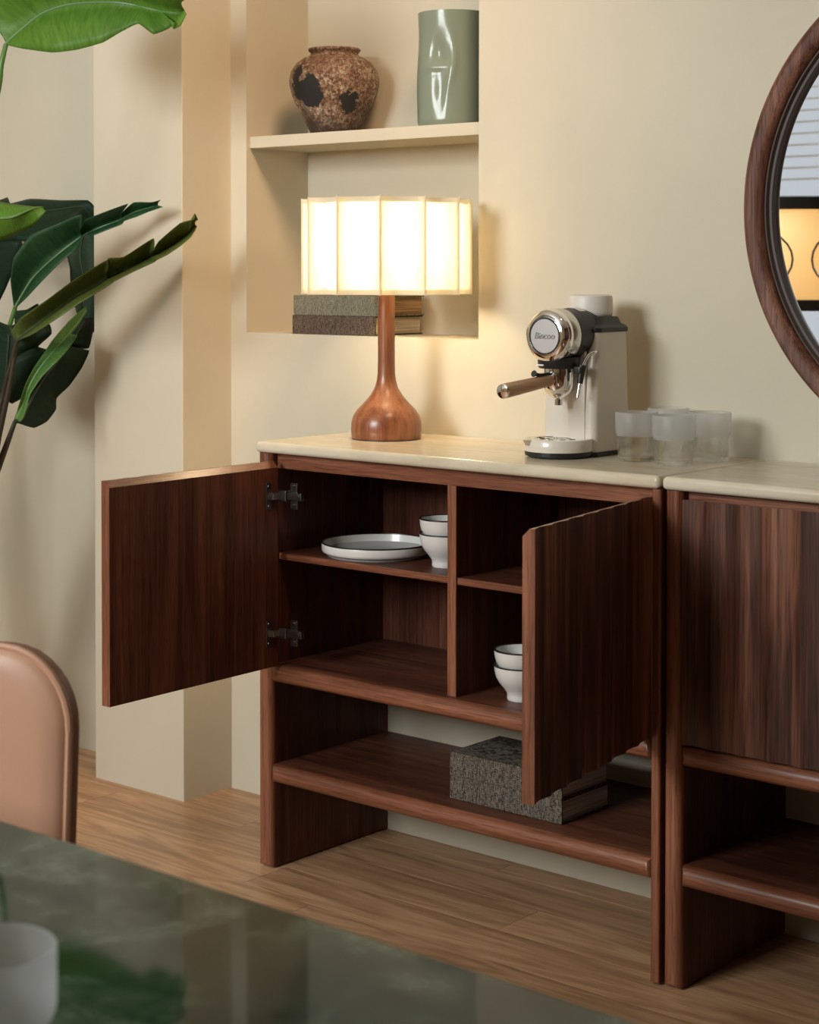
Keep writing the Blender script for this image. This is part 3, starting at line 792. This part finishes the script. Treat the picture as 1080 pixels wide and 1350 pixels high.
book('book', 'grey tweed bound book on top of the pair on the low shelf', (.462, -.3060, .2605), R(0), .262, .154, .0445, LINEN_GREY, PAGES_G, 'books stacked on the low shelf')

# ------------------------------------------------------------------ crockery
pl = thing('plate', 'large off white plate with a dark rim on the upper inner shelf', 'plate', (.207, -.228, .6457))
PR = .112
lathe('dish', [(0, .003), (.090, .003), (.095, .0), (.099, .0), (.103, .004), (PR - .002, .008), (PR, .012), (PR, .0245), (PR - .0006, .026), (PR - .0030, .026), (PR - .006, .012), (.092, .0085), (0, .0075)], [CERAMIC, PLATE_IN], pl, 72, mi=[0] * 10 + [1, 1])
lathe('rim', [(PR - .0032, .0258), (PR + .0003, .0252), (PR + .0001, .0272), (PR - .0028, .0276)], RIM, pl, 72, closed=True)
lathe('foot_line', [(.1036, .0044), (.1080, .0066), (.1076, .0074), (.1032, .0052)], RIM, pl, 72, closed=True)
BR = .052
def bowl():
    t = thing('bowl', 'b', 'bowl')
    lathe('vessel', [(0, .003), (.022, .003), (.024, 0), (.0265, 0), (.0280, .003), (.0275, .008), (.0285, .014), (.034, .022), (.0425, .032), (.0485, .043), (.0512, .054), (BR, .0645), (BR - .0012, .0655), (BR - .0032, .0645), (.0475, .052), (.043, .038), (.031, .022), (.02, .012), (0, .010)], CERAMIC, t, 56)
    lathe('rim', [(BR - .0033, .0643), (BR + .0004, .0638), (BR + .0002, .0660), (BR - .003, .0662)], RIM, t, 56, closed=True)
    return t
b0 = bowl()
bl = [((.406, -.250, .6457), 'white bowl with dark rim under another bowl beside the large plate'),
      ((.406, -.250, .6457 + .029), 'white bowl with dark rim stacked on a bowl beside the large plate'),
      ((.607, -.272, .4207), 'white bowl with dark rim under another bowl in the right compartment'),
      ((.607, -.272, .4207 + .029), 'white bowl with dark rim stacked on a bowl in the right compartment')]
for i, (loc, lb) in enumerate(bl):
    o = b0 if i == 0 else copy_tree(b0)
    o.location = loc; tag(o, lb, 'bowl', 'white dark-rimmed bowls')

# ------------------------------------------------------------------ round mirror
mr = thing('round_mirror', 'large round mirror in a moulded walnut frame on the wall', 'mirror', (1.391, -.001, 1.3345))
lathe('frame', [(.454, 0), (.4575, -.010), (.458, -.022), (.4555, -.034), (.451, -.043), (.446, -.0465), (.444, -.0455), (.440, -.0445), (.430, -.0440), (.422, -.040), (.417, -.032), (.415, -.022), (.415, 0)], W_FRAME, mr, 160, (0, 0, 0), 'Y', closed=True)
FR_D = simple('dark_brown_lip', (0.075, 0.052, 0.043), 0.6)
lathe('inner_lip', [(.415, -.028), (.414, -.033), (.4105, -.034), (.4095, -.028), (.4075, -.026), (.4065, -.0285), (.402, -.028), (.400, -.020), (.400, -.006), (.415, -.006)], FR_D, mr, 160, (0, 0, 0), 'Y', closed=True)
lathe('mirror_glass', [(0, -.014), (.403, -.014), (.403, -.006), (0, -.006)], MIRROR, mr, 128, (0, 0, 0), 'Y', smooth=30)

# ------------------------------------------------------------------ green marble table
tb = thing('dining_table', 'dark green marble dining table in the foreground', 'table', (1.65, -2.50, 0))
box('table_top', -.85, .80, -.47, .470, .722, .750, MARBLE, tb, .007, 3)
for s in (-.45, .42):
    loft('leg', [([(s + x, y) for x, y in rrect(.10, .24, .05, 0)], 0), ([(s + x, y) for x, y in rrect(.07, .20, .05, 0)], .40), ([(s + x, y) for x, y in rrect(.10, .26, .05, 0)], .722)], BLACK_S, tb)

# ------------------------------------------------------------------ tan leather chair
ch = thing('dining_chair', 'tan leather dining chair with a piped backrest behind the marble table', 'chair', (.892, -1.826, 0), R(24))
def rr_out(w, z0, z1, r, n=8, rb=None):
    rb = rb or r; pts = []
    for cx, cz, a0, q in ((w - r, z1 - r, 0, r), (-w + r, z1 - r, 90, r), (-w + rb, z0 + rb, 180, rb), (w - rb, z0 + rb, 270, rb)):
        for k in range(n + 1):
            a = R(a0 + 90 * k / n); pts.append((cx + q * math.cos(a), cz + q * math.sin(a)))
    return pts
def bend(x, y): return y + 0.22 * x * x * -1.0
bm = bmesh.new()
WB, ZB0, ZB1 = .235, .50, .812
prof = [(0, .0), (.0, .006), (-.004, .0), (-.020, .0)]
layers = [(1.0, -.014), (.988, -.022), (.94, -.030), (.85, -.033), (.6, -.035), (.3, -.0355)]
cz = (ZB0 + ZB1) / 2
rings = []
for s, y in [(.97, .004), (1.0, .0)] + layers:
    rings.append([bm.verts.new((x * s, bend(x * s, y) + .07 * (cz + (z - cz) * s - ZB0), cz + (z - cz) * s)) for x, z in rr_out(WB, ZB0, ZB1, .085, 8, .04)])
n = len(rings[0])
for i, (A, B) in enumerate(zip(rings, rings[1:])):
    for k in range(n):
        f = bm.faces.new((A[k], A[(k + 1) % n], B[(k + 1) % n], B[k])); f.material_index = 1 if i < 2 else 0
bm.faces.new(rings[0][::-1]).material_index = 1; bm.faces.new(rings[-1])
bk = finish('backrest', bm, [LEATHER, LEATHER_D], ch, smooth=60)
out = [(x * .992, bend(x * .992, -.0205) + .07 * (cz + (z - cz) * .992 - ZB0), cz + (z - cz) * .992) for x, z in rr_out(WB, ZB0, ZB1, .085, 8, .04)]
tube('piping', out + [out[0]], .0042, LEATHER, bk, 8, 1)
box('seat', -.225, .225, -.46, -.02, .425, .485, LEATHER, ch, .025, 4)
for x, y in ((-.19, -.42), (.19, -.42), (-.19, -.03), (.19, -.03)):
    tube('leg', [(x, y, .43), (x * 1.08, y * 1.03 + (.01 if y > -.1 else -.01), .001)], [.016, .011], BLACK_S, ch, 14, 1)
for x in (-.14, .14): tube('back_post', [(x, -.03, .44), (x, .012, .56)], .011, BLACK_S, ch, 12, 2)

# ------------------------------------------------------------------ plant
LEAVES = {
 'top': ('bright',[[(-0.513,-0.6,1.709),(-0.508,-0.6,1.696),(-0.498,-0.6,1.692)],[(-0.58,-0.62,1.785),(-0.482,-0.58,1.725),(-0.452,-0.6,1.682)],[(-0.423,-0.64,1.869),(-0.427,-0.56,1.76),(-0.357,-0.6,1.667)],[(-0.252,-0.64,1.888),(-0.352,-0.54,1.773),(-0.304,-0.58,1.67)],[(-0.137,-0.62,1.855),(-0.256,-0.52,1.769),(-0.244,-0.56,1.682)],[(-0.082,-0.6,1.829),(-0.213,-0.5,1.761),(-0.214,-0.54,1.702)],[(-0.071,-0.6,1.821),(-0.194,-0.5,1.756),(-0.181,-0.52,1.719)],[(-0.06,-0.6,1.812),(-0.185,-0.5,1.754),(-0.135,-0.52,1.694)],[(-0.038,-0.58,1.783),(-0.155,-0.49,1.746),(-0.112,-0.5,1.705)],[(-0.027,-0.58,1.778),(-0.141,-0.49,1.743),(-0.092,-0.5,1.715)],[(-0.016,-0.58,1.771),(-0.128,-0.49,1.741),(-0.096,-0.5,1.703)],[(-0.01,-0.56,1.758),(-0.103,-0.48,1.738),(-0.087,-0.49,1.71)],[(-0.019,-0.54,1.749),(-0.087,-0.48,1.742),(-0.08,-0.48,1.734)]],[(-1.032,-0.55,0.931),(-0.693,-0.6,1.28),(-0.537,-0.61,1.567),(-0.511,-0.61,1.653),(-0.508,-0.6,1.696)]),
 'near': ('bright',[[(-0.542,-0.8,1.322),(-0.513,-0.82,1.306),(-0.542,-0.8,1.298)],[(-0.441,-0.78,1.364),(-0.413,-0.8,1.316),(-0.416,-0.78,1.267)],[(-0.354,-0.77,1.362),(-0.314,-0.8,1.321),(-0.318,-0.77,1.277)],[(-0.282,-0.76,1.351),(-0.243,-0.79,1.322),(-0.266,-0.76,1.29)],[(-0.236,-0.74,1.345),(-0.222,-0.76,1.338),(-0.224,-0.75,1.308)],[(-0.218,-0.73,1.345),(-0.221,-0.73,1.344),(-0.201,-0.74,1.335)]],[(-1.048,-0.58,0.861),(-0.983,-0.66,1.11),(-0.711,-0.76,1.278),(-0.513,-0.82,1.306)]),
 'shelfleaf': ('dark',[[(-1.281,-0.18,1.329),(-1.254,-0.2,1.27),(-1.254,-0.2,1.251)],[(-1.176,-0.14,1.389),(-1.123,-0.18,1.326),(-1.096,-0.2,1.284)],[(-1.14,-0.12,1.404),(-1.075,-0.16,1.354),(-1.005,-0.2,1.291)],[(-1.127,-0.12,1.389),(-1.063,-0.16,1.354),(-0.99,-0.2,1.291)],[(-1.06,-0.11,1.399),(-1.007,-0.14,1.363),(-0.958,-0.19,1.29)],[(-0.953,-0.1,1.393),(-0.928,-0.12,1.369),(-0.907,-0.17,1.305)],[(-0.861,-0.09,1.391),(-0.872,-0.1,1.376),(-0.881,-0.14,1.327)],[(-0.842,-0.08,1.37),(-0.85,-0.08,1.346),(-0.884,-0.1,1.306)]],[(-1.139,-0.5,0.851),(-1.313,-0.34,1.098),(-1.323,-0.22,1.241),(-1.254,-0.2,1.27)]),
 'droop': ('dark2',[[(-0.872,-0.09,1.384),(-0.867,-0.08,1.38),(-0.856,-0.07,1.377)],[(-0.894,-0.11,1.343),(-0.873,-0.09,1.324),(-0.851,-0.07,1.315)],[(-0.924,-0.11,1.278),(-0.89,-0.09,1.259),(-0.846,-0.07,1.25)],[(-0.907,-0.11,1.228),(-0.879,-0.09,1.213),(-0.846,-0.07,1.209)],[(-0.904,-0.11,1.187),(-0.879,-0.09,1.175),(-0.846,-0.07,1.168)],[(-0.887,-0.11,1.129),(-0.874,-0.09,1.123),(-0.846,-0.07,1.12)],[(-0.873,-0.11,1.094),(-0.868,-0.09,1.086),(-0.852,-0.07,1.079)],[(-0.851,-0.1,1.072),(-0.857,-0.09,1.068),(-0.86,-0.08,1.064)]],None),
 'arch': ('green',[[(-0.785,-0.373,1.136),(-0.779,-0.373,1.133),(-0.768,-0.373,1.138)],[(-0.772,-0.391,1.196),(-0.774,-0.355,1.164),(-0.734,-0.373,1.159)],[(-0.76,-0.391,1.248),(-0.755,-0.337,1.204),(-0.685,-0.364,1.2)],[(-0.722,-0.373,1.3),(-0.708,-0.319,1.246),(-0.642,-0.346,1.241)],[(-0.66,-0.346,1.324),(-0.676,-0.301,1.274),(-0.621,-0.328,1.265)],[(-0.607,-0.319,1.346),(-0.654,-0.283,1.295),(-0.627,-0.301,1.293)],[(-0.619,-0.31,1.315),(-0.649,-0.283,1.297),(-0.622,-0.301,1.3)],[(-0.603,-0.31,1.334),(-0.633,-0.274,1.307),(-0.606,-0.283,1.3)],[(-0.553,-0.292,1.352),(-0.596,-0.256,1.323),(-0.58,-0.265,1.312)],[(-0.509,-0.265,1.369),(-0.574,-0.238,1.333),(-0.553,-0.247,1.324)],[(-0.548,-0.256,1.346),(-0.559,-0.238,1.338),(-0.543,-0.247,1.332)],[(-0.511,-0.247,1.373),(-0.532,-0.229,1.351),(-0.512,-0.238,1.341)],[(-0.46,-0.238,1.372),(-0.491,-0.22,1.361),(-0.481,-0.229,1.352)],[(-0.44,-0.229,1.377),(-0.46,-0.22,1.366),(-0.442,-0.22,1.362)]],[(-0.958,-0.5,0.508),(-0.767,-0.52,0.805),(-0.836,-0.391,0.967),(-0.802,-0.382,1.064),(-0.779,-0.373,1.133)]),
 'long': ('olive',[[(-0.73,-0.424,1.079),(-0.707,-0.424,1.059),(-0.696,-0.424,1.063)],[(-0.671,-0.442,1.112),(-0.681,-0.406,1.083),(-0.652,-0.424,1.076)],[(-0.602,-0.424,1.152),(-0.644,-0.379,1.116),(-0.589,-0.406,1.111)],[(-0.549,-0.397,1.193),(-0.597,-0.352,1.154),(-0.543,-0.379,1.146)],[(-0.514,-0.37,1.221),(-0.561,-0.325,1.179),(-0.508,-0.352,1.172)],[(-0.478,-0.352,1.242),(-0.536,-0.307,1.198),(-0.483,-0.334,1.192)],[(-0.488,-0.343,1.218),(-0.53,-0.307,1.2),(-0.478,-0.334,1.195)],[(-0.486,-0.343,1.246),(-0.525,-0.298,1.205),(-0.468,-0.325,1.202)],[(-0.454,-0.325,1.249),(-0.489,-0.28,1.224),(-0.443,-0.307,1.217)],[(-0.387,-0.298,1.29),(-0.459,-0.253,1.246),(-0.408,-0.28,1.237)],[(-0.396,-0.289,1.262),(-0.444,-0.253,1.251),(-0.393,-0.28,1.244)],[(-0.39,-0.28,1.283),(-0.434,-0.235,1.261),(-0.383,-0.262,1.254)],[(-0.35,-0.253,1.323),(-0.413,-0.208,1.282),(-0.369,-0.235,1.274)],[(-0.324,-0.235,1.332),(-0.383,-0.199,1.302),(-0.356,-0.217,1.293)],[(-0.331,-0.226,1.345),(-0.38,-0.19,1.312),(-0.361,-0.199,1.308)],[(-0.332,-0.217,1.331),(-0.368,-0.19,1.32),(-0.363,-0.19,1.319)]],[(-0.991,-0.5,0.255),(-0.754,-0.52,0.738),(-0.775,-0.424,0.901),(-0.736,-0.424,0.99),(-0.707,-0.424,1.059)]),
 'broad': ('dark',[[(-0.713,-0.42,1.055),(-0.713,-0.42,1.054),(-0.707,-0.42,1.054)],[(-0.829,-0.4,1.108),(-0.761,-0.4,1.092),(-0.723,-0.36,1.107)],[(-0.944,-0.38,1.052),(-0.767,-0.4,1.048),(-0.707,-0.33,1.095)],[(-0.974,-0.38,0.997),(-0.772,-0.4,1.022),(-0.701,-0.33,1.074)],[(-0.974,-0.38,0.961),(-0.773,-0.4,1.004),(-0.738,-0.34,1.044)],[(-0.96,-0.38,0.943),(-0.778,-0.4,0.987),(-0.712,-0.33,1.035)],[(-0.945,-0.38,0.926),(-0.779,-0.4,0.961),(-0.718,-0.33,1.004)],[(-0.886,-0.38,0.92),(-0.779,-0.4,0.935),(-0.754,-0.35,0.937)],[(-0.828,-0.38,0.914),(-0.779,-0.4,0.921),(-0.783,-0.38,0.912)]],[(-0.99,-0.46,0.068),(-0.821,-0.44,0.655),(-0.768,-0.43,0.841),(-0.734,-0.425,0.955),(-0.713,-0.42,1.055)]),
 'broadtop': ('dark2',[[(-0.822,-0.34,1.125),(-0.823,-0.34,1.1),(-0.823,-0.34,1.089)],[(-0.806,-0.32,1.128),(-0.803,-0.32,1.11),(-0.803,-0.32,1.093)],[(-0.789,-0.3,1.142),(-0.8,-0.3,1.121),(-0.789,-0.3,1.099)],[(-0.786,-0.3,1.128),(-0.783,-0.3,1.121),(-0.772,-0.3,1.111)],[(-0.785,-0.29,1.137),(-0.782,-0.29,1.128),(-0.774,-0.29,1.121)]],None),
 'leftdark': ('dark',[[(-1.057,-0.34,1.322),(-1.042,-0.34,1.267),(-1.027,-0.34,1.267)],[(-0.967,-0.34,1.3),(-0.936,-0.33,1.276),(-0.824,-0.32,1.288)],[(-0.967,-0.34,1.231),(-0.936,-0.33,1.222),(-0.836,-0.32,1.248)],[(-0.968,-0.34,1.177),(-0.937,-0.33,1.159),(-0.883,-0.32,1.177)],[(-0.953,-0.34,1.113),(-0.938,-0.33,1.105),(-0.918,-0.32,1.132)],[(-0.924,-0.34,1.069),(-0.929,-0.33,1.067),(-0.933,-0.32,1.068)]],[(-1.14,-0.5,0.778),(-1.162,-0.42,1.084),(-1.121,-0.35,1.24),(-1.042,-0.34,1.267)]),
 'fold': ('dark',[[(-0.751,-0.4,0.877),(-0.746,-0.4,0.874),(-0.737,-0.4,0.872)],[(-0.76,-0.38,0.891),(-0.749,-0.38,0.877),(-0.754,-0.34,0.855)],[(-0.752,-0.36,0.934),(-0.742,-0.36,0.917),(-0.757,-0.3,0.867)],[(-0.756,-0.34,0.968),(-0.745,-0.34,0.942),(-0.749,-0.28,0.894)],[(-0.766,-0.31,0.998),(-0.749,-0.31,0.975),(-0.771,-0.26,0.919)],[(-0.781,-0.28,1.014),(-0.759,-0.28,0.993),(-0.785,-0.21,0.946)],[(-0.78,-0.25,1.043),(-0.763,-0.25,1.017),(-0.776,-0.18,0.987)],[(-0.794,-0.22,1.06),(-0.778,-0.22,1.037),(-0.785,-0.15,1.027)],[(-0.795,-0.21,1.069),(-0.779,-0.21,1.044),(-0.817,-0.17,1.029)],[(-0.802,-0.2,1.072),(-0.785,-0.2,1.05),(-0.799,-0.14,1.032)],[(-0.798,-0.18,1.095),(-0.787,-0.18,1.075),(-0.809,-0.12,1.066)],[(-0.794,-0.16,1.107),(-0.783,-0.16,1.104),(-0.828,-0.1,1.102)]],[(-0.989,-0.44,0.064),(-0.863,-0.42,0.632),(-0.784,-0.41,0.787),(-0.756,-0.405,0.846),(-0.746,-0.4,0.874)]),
 'foldlight': ('bright2',[[(-0.722,-0.42,0.885),(-0.714,-0.42,0.882),(-0.7,-0.42,0.877)],[(-0.713,-0.41,0.924),(-0.718,-0.4,0.91),(-0.699,-0.41,0.89)],[(-0.719,-0.39,0.961),(-0.721,-0.38,0.95),(-0.703,-0.39,0.938)],[(-0.717,-0.37,0.995),(-0.713,-0.36,0.988),(-0.684,-0.37,0.979)],[(-0.709,-0.35,1.026),(-0.7,-0.34,1.019),(-0.66,-0.35,1.01)],[(-0.714,-0.32,1.056),(-0.699,-0.31,1.046),(-0.654,-0.32,1.04)],[(-0.718,-0.29,1.081),(-0.709,-0.28,1.065),(-0.658,-0.29,1.07)],[(-0.722,-0.26,1.103),(-0.722,-0.26,1.075),(-0.717,-0.26,1.072)],[(-0.726,-0.23,1.121),(-0.726,-0.23,1.099),(-0.726,-0.23,1.092)],[(-0.735,-0.2,1.134),(-0.735,-0.2,1.127),(-0.732,-0.2,1.124)]],None),
}

plant = thing('banana_plant', 'large leafy banana plant in a pot left of the pillar', 'plant', (-1.04, -.49, 0))
PB = Vector((-1.04, -.49, 0))
lathe('pot', [(0, 0), (.12, 0), (.135, .01), (.165, .28), (.172, .30), (.165, .31), (.155, .30), (.15, .26), (0, .26)], TERRA, plant, 40)
lathe('soil', [(0, .262), (.151, .262), (.149, .27), (.08, .278), (0, .28)], SOIL, plant, 32)
def leaf(kind, st, stem):
    M = catmull([s[1] for s in st], 5)
    def edge(i):
        P = [Vector(s[i]) for s in st]; c = catmull(P, 5)
        ln = [P[k].lerp(P[k + 1], j / 5) for k in range(len(P) - 1) for j in range(5)] + [P[-1]]
        return [x.lerp(y, .6) for x, y in zip(c, ln)]
    A, B = edge(0), edge(2)
    bm = bmesh.new(); uvl = bm.loops.layers.uv.new('UVMap'); rows = []
    K = 5
    for i in range(len(M)):
        row = []
        for k in range(-K, K + 1):
            e = A[i] if k < 0 else B[i]; t = abs(k) / K
            p = M[i].lerp(e, t)
            w = (e - M[i]).length
            p = p + Vector((0, -1, .3)).normalized() * w * .10 * math.sin(math.pi * t)       # blade bellies a little between rib and edge
            row.append((bm.verts.new(p - PB), (t * (1 if k > 0 else -1) * .5 + .5, i / (len(M) - 1))))
        rows.append(row)
    for r0, r1 in zip(rows, rows[1:]):
        for k in range(2 * K):
            q = (r0[k], r0[k + 1], r1[k + 1], r1[k])
            f = bm.faces.new([v for v, _ in q])
            for lp, (_, uv) in zip(f.loops, q): lp[uvl].uv = uv
    o = finish('leaf', bm, LEAF[kind], plant, smooth=180, recalc=False)
    sm = o.modifiers.new('thickness', 'SOLIDIFY'); sm.thickness = .0008
    bm = bmesh.new(); add_tube(bm, [p - PB + Vector((0, -.0005, 0)) for p in M[::3]], [.0042, .0030, .0022, .0010], 8, 2)
    finish('midrib', bm, MIDRIB if kind in ('bright', 'green', 'bright2') else MIDRIB_D, o)
    if stem:
        P = [Vector(p) for p in stem if p[2] > .34]
        P = [PB + Vector(((P[0].x - PB.x) * .25, (P[0].y - PB.y) * .25, .265))] + P
        tube('stem', [p - PB for p in P], [.016, .011, .0075, .0058, .0050], STEM.get(kind, STEM['dark']), plant, 12, 5)
for k_, (kind, st, stem) in LEAVES.items(): leaf(kind, st, stem)

# ------------------------------------------------------------------ floor lamp and blind, seen in the mirror
fl = thing('floor_lamp', 'amber shaded floor lamp with black rims reflected in the round mirror', 'lamp', (-.80, -3.35, 0))
lathe('lamp_shade', [(.30, 1.10), (.31, 1.12), (.33, 1.25), (.325, 1.40), (.30, 1.455)], AMBER, fl, 64, smooth=60)
lathe('top_rim', [(.28, 1.450), (.305, 1.445), (.310, 1.49), (.28, 1.495)], BLACK_S, fl, 64, closed=True)
lathe('bottom_rim', [(.285, 1.075), (.308, 1.07), (.312, 1.11), (.29, 1.115)], BLACK_S, fl, 64, closed=True)
for k in range(6):
    a = 2 * math.pi * k / 6 + .45
    pts = []
    for j in range(25):
        b_ = 2 * math.pi * j / 24
        aa = a + .42 * math.cos(b_); pts.append((.335 * math.cos(aa), .335 * math.sin(aa), 1.26 + .11 * math.sin(b_)))
    tube('wire_ring', pts, .004, BLACK_S, fl, 6, 1)
lathe('lamp_bulb', [(0, 1.20), (.03, 1.22), (.045, 1.27), (.03, 1.32), (0, 1.335)], BULB, fl, 20)
tube('pole', [(0, 0, .55), (0, 0, 1.22)], .012, BLACK_S, fl, 12, 1)
for k in range(3):
    a = 2 * math.pi * k / 3 + .5
    tube('leg', [(0, 0, 1.08), (.30 * math.cos(a), .30 * math.sin(a), .001)], [.014, .011], BLACK_S, fl, 10, 1)
d = bpy.data.lights.new('floor_lamp_light', 'POINT'); d.energy = 10; d.color = (1.0, 0.66, 0.32); d.shadow_soft_size = 0.06
lo = bpy.data.objects.new('floor_lamp_light', d); C.objects.link(lo); lo.location = (-.80, -3.35, 1.27)
ww = WIN2[1] - WIN2[0]
bd = thing('window_blind', 'white slatted blind hanging in the window reflected in the mirror', 'blind', ((WIN2[0] + WIN2[1]) / 2, RY + .03, 1.62))
for k in range(18):
    bm = bmesh.new(); add_box(bm, -ww / 2 + .03, ww / 2 - .03, -.017, .017, -.0008, .0008)
    if k == 0: sl = finish('slat', bm, WHITE, bd, smooth=0)
    else: bm.free(); sl = sl.copy(); C.objects.link(sl)
    sl.location = (0, 0, .05 * k); sl.rotation_euler = (R(-18), 0, 0)
box('head_rail', -ww / 2 + .02, ww / 2 - .02, -.02, .02, .90, .93, WHITE, bd)

# ------------------------------------------------------------------ ceiling spotlight above the sideboard
SPX, SPY, SPZ = 1.25, -0.95, 3.02
sp = thing('ceiling_spotlight', 'black ceiling spotlight aimed at the wall niche and pillar', 'spotlight', (SPX, SPY, RZ))
lathe('mount', [(0, 0), (.045, 0), (.045, -.02), (0, -.02)], BLACK_S, sp, 32)
tube('stem', [(0, 0, -.02), (0, 0, -.13)], .008, BLACK_S, sp, 12, 1)
aim = (Vector((-0.45, -0.05, 1.25)) - Vector((SPX, SPY, SPZ))).normalized()
bm = bmesh.new()
p0 = Vector((0, 0, SPZ - RZ))
add_tube(bm, [p0 - aim * .10, p0 + aim * .02], .04, 24, 1, caps=False)
finish('spot_head', bm, BLACK_S, sp, flat=False)
d = bpy.data.lights.new('ceiling_spot_light', 'SPOT'); d.energy = 230; d.color = (1.0, 0.67, 0.43); d.spot_size = R(46); d.spot_blend = 1.0; d.shadow_soft_size = 0.30
lo = bpy.data.objects.new('ceiling_spot_light', d); C.objects.link(lo); lo.location = Vector((SPX, SPY, SPZ)) + aim * .025
lo.rotation_euler = aim.to_track_quat('-Z', 'Y').to_euler()
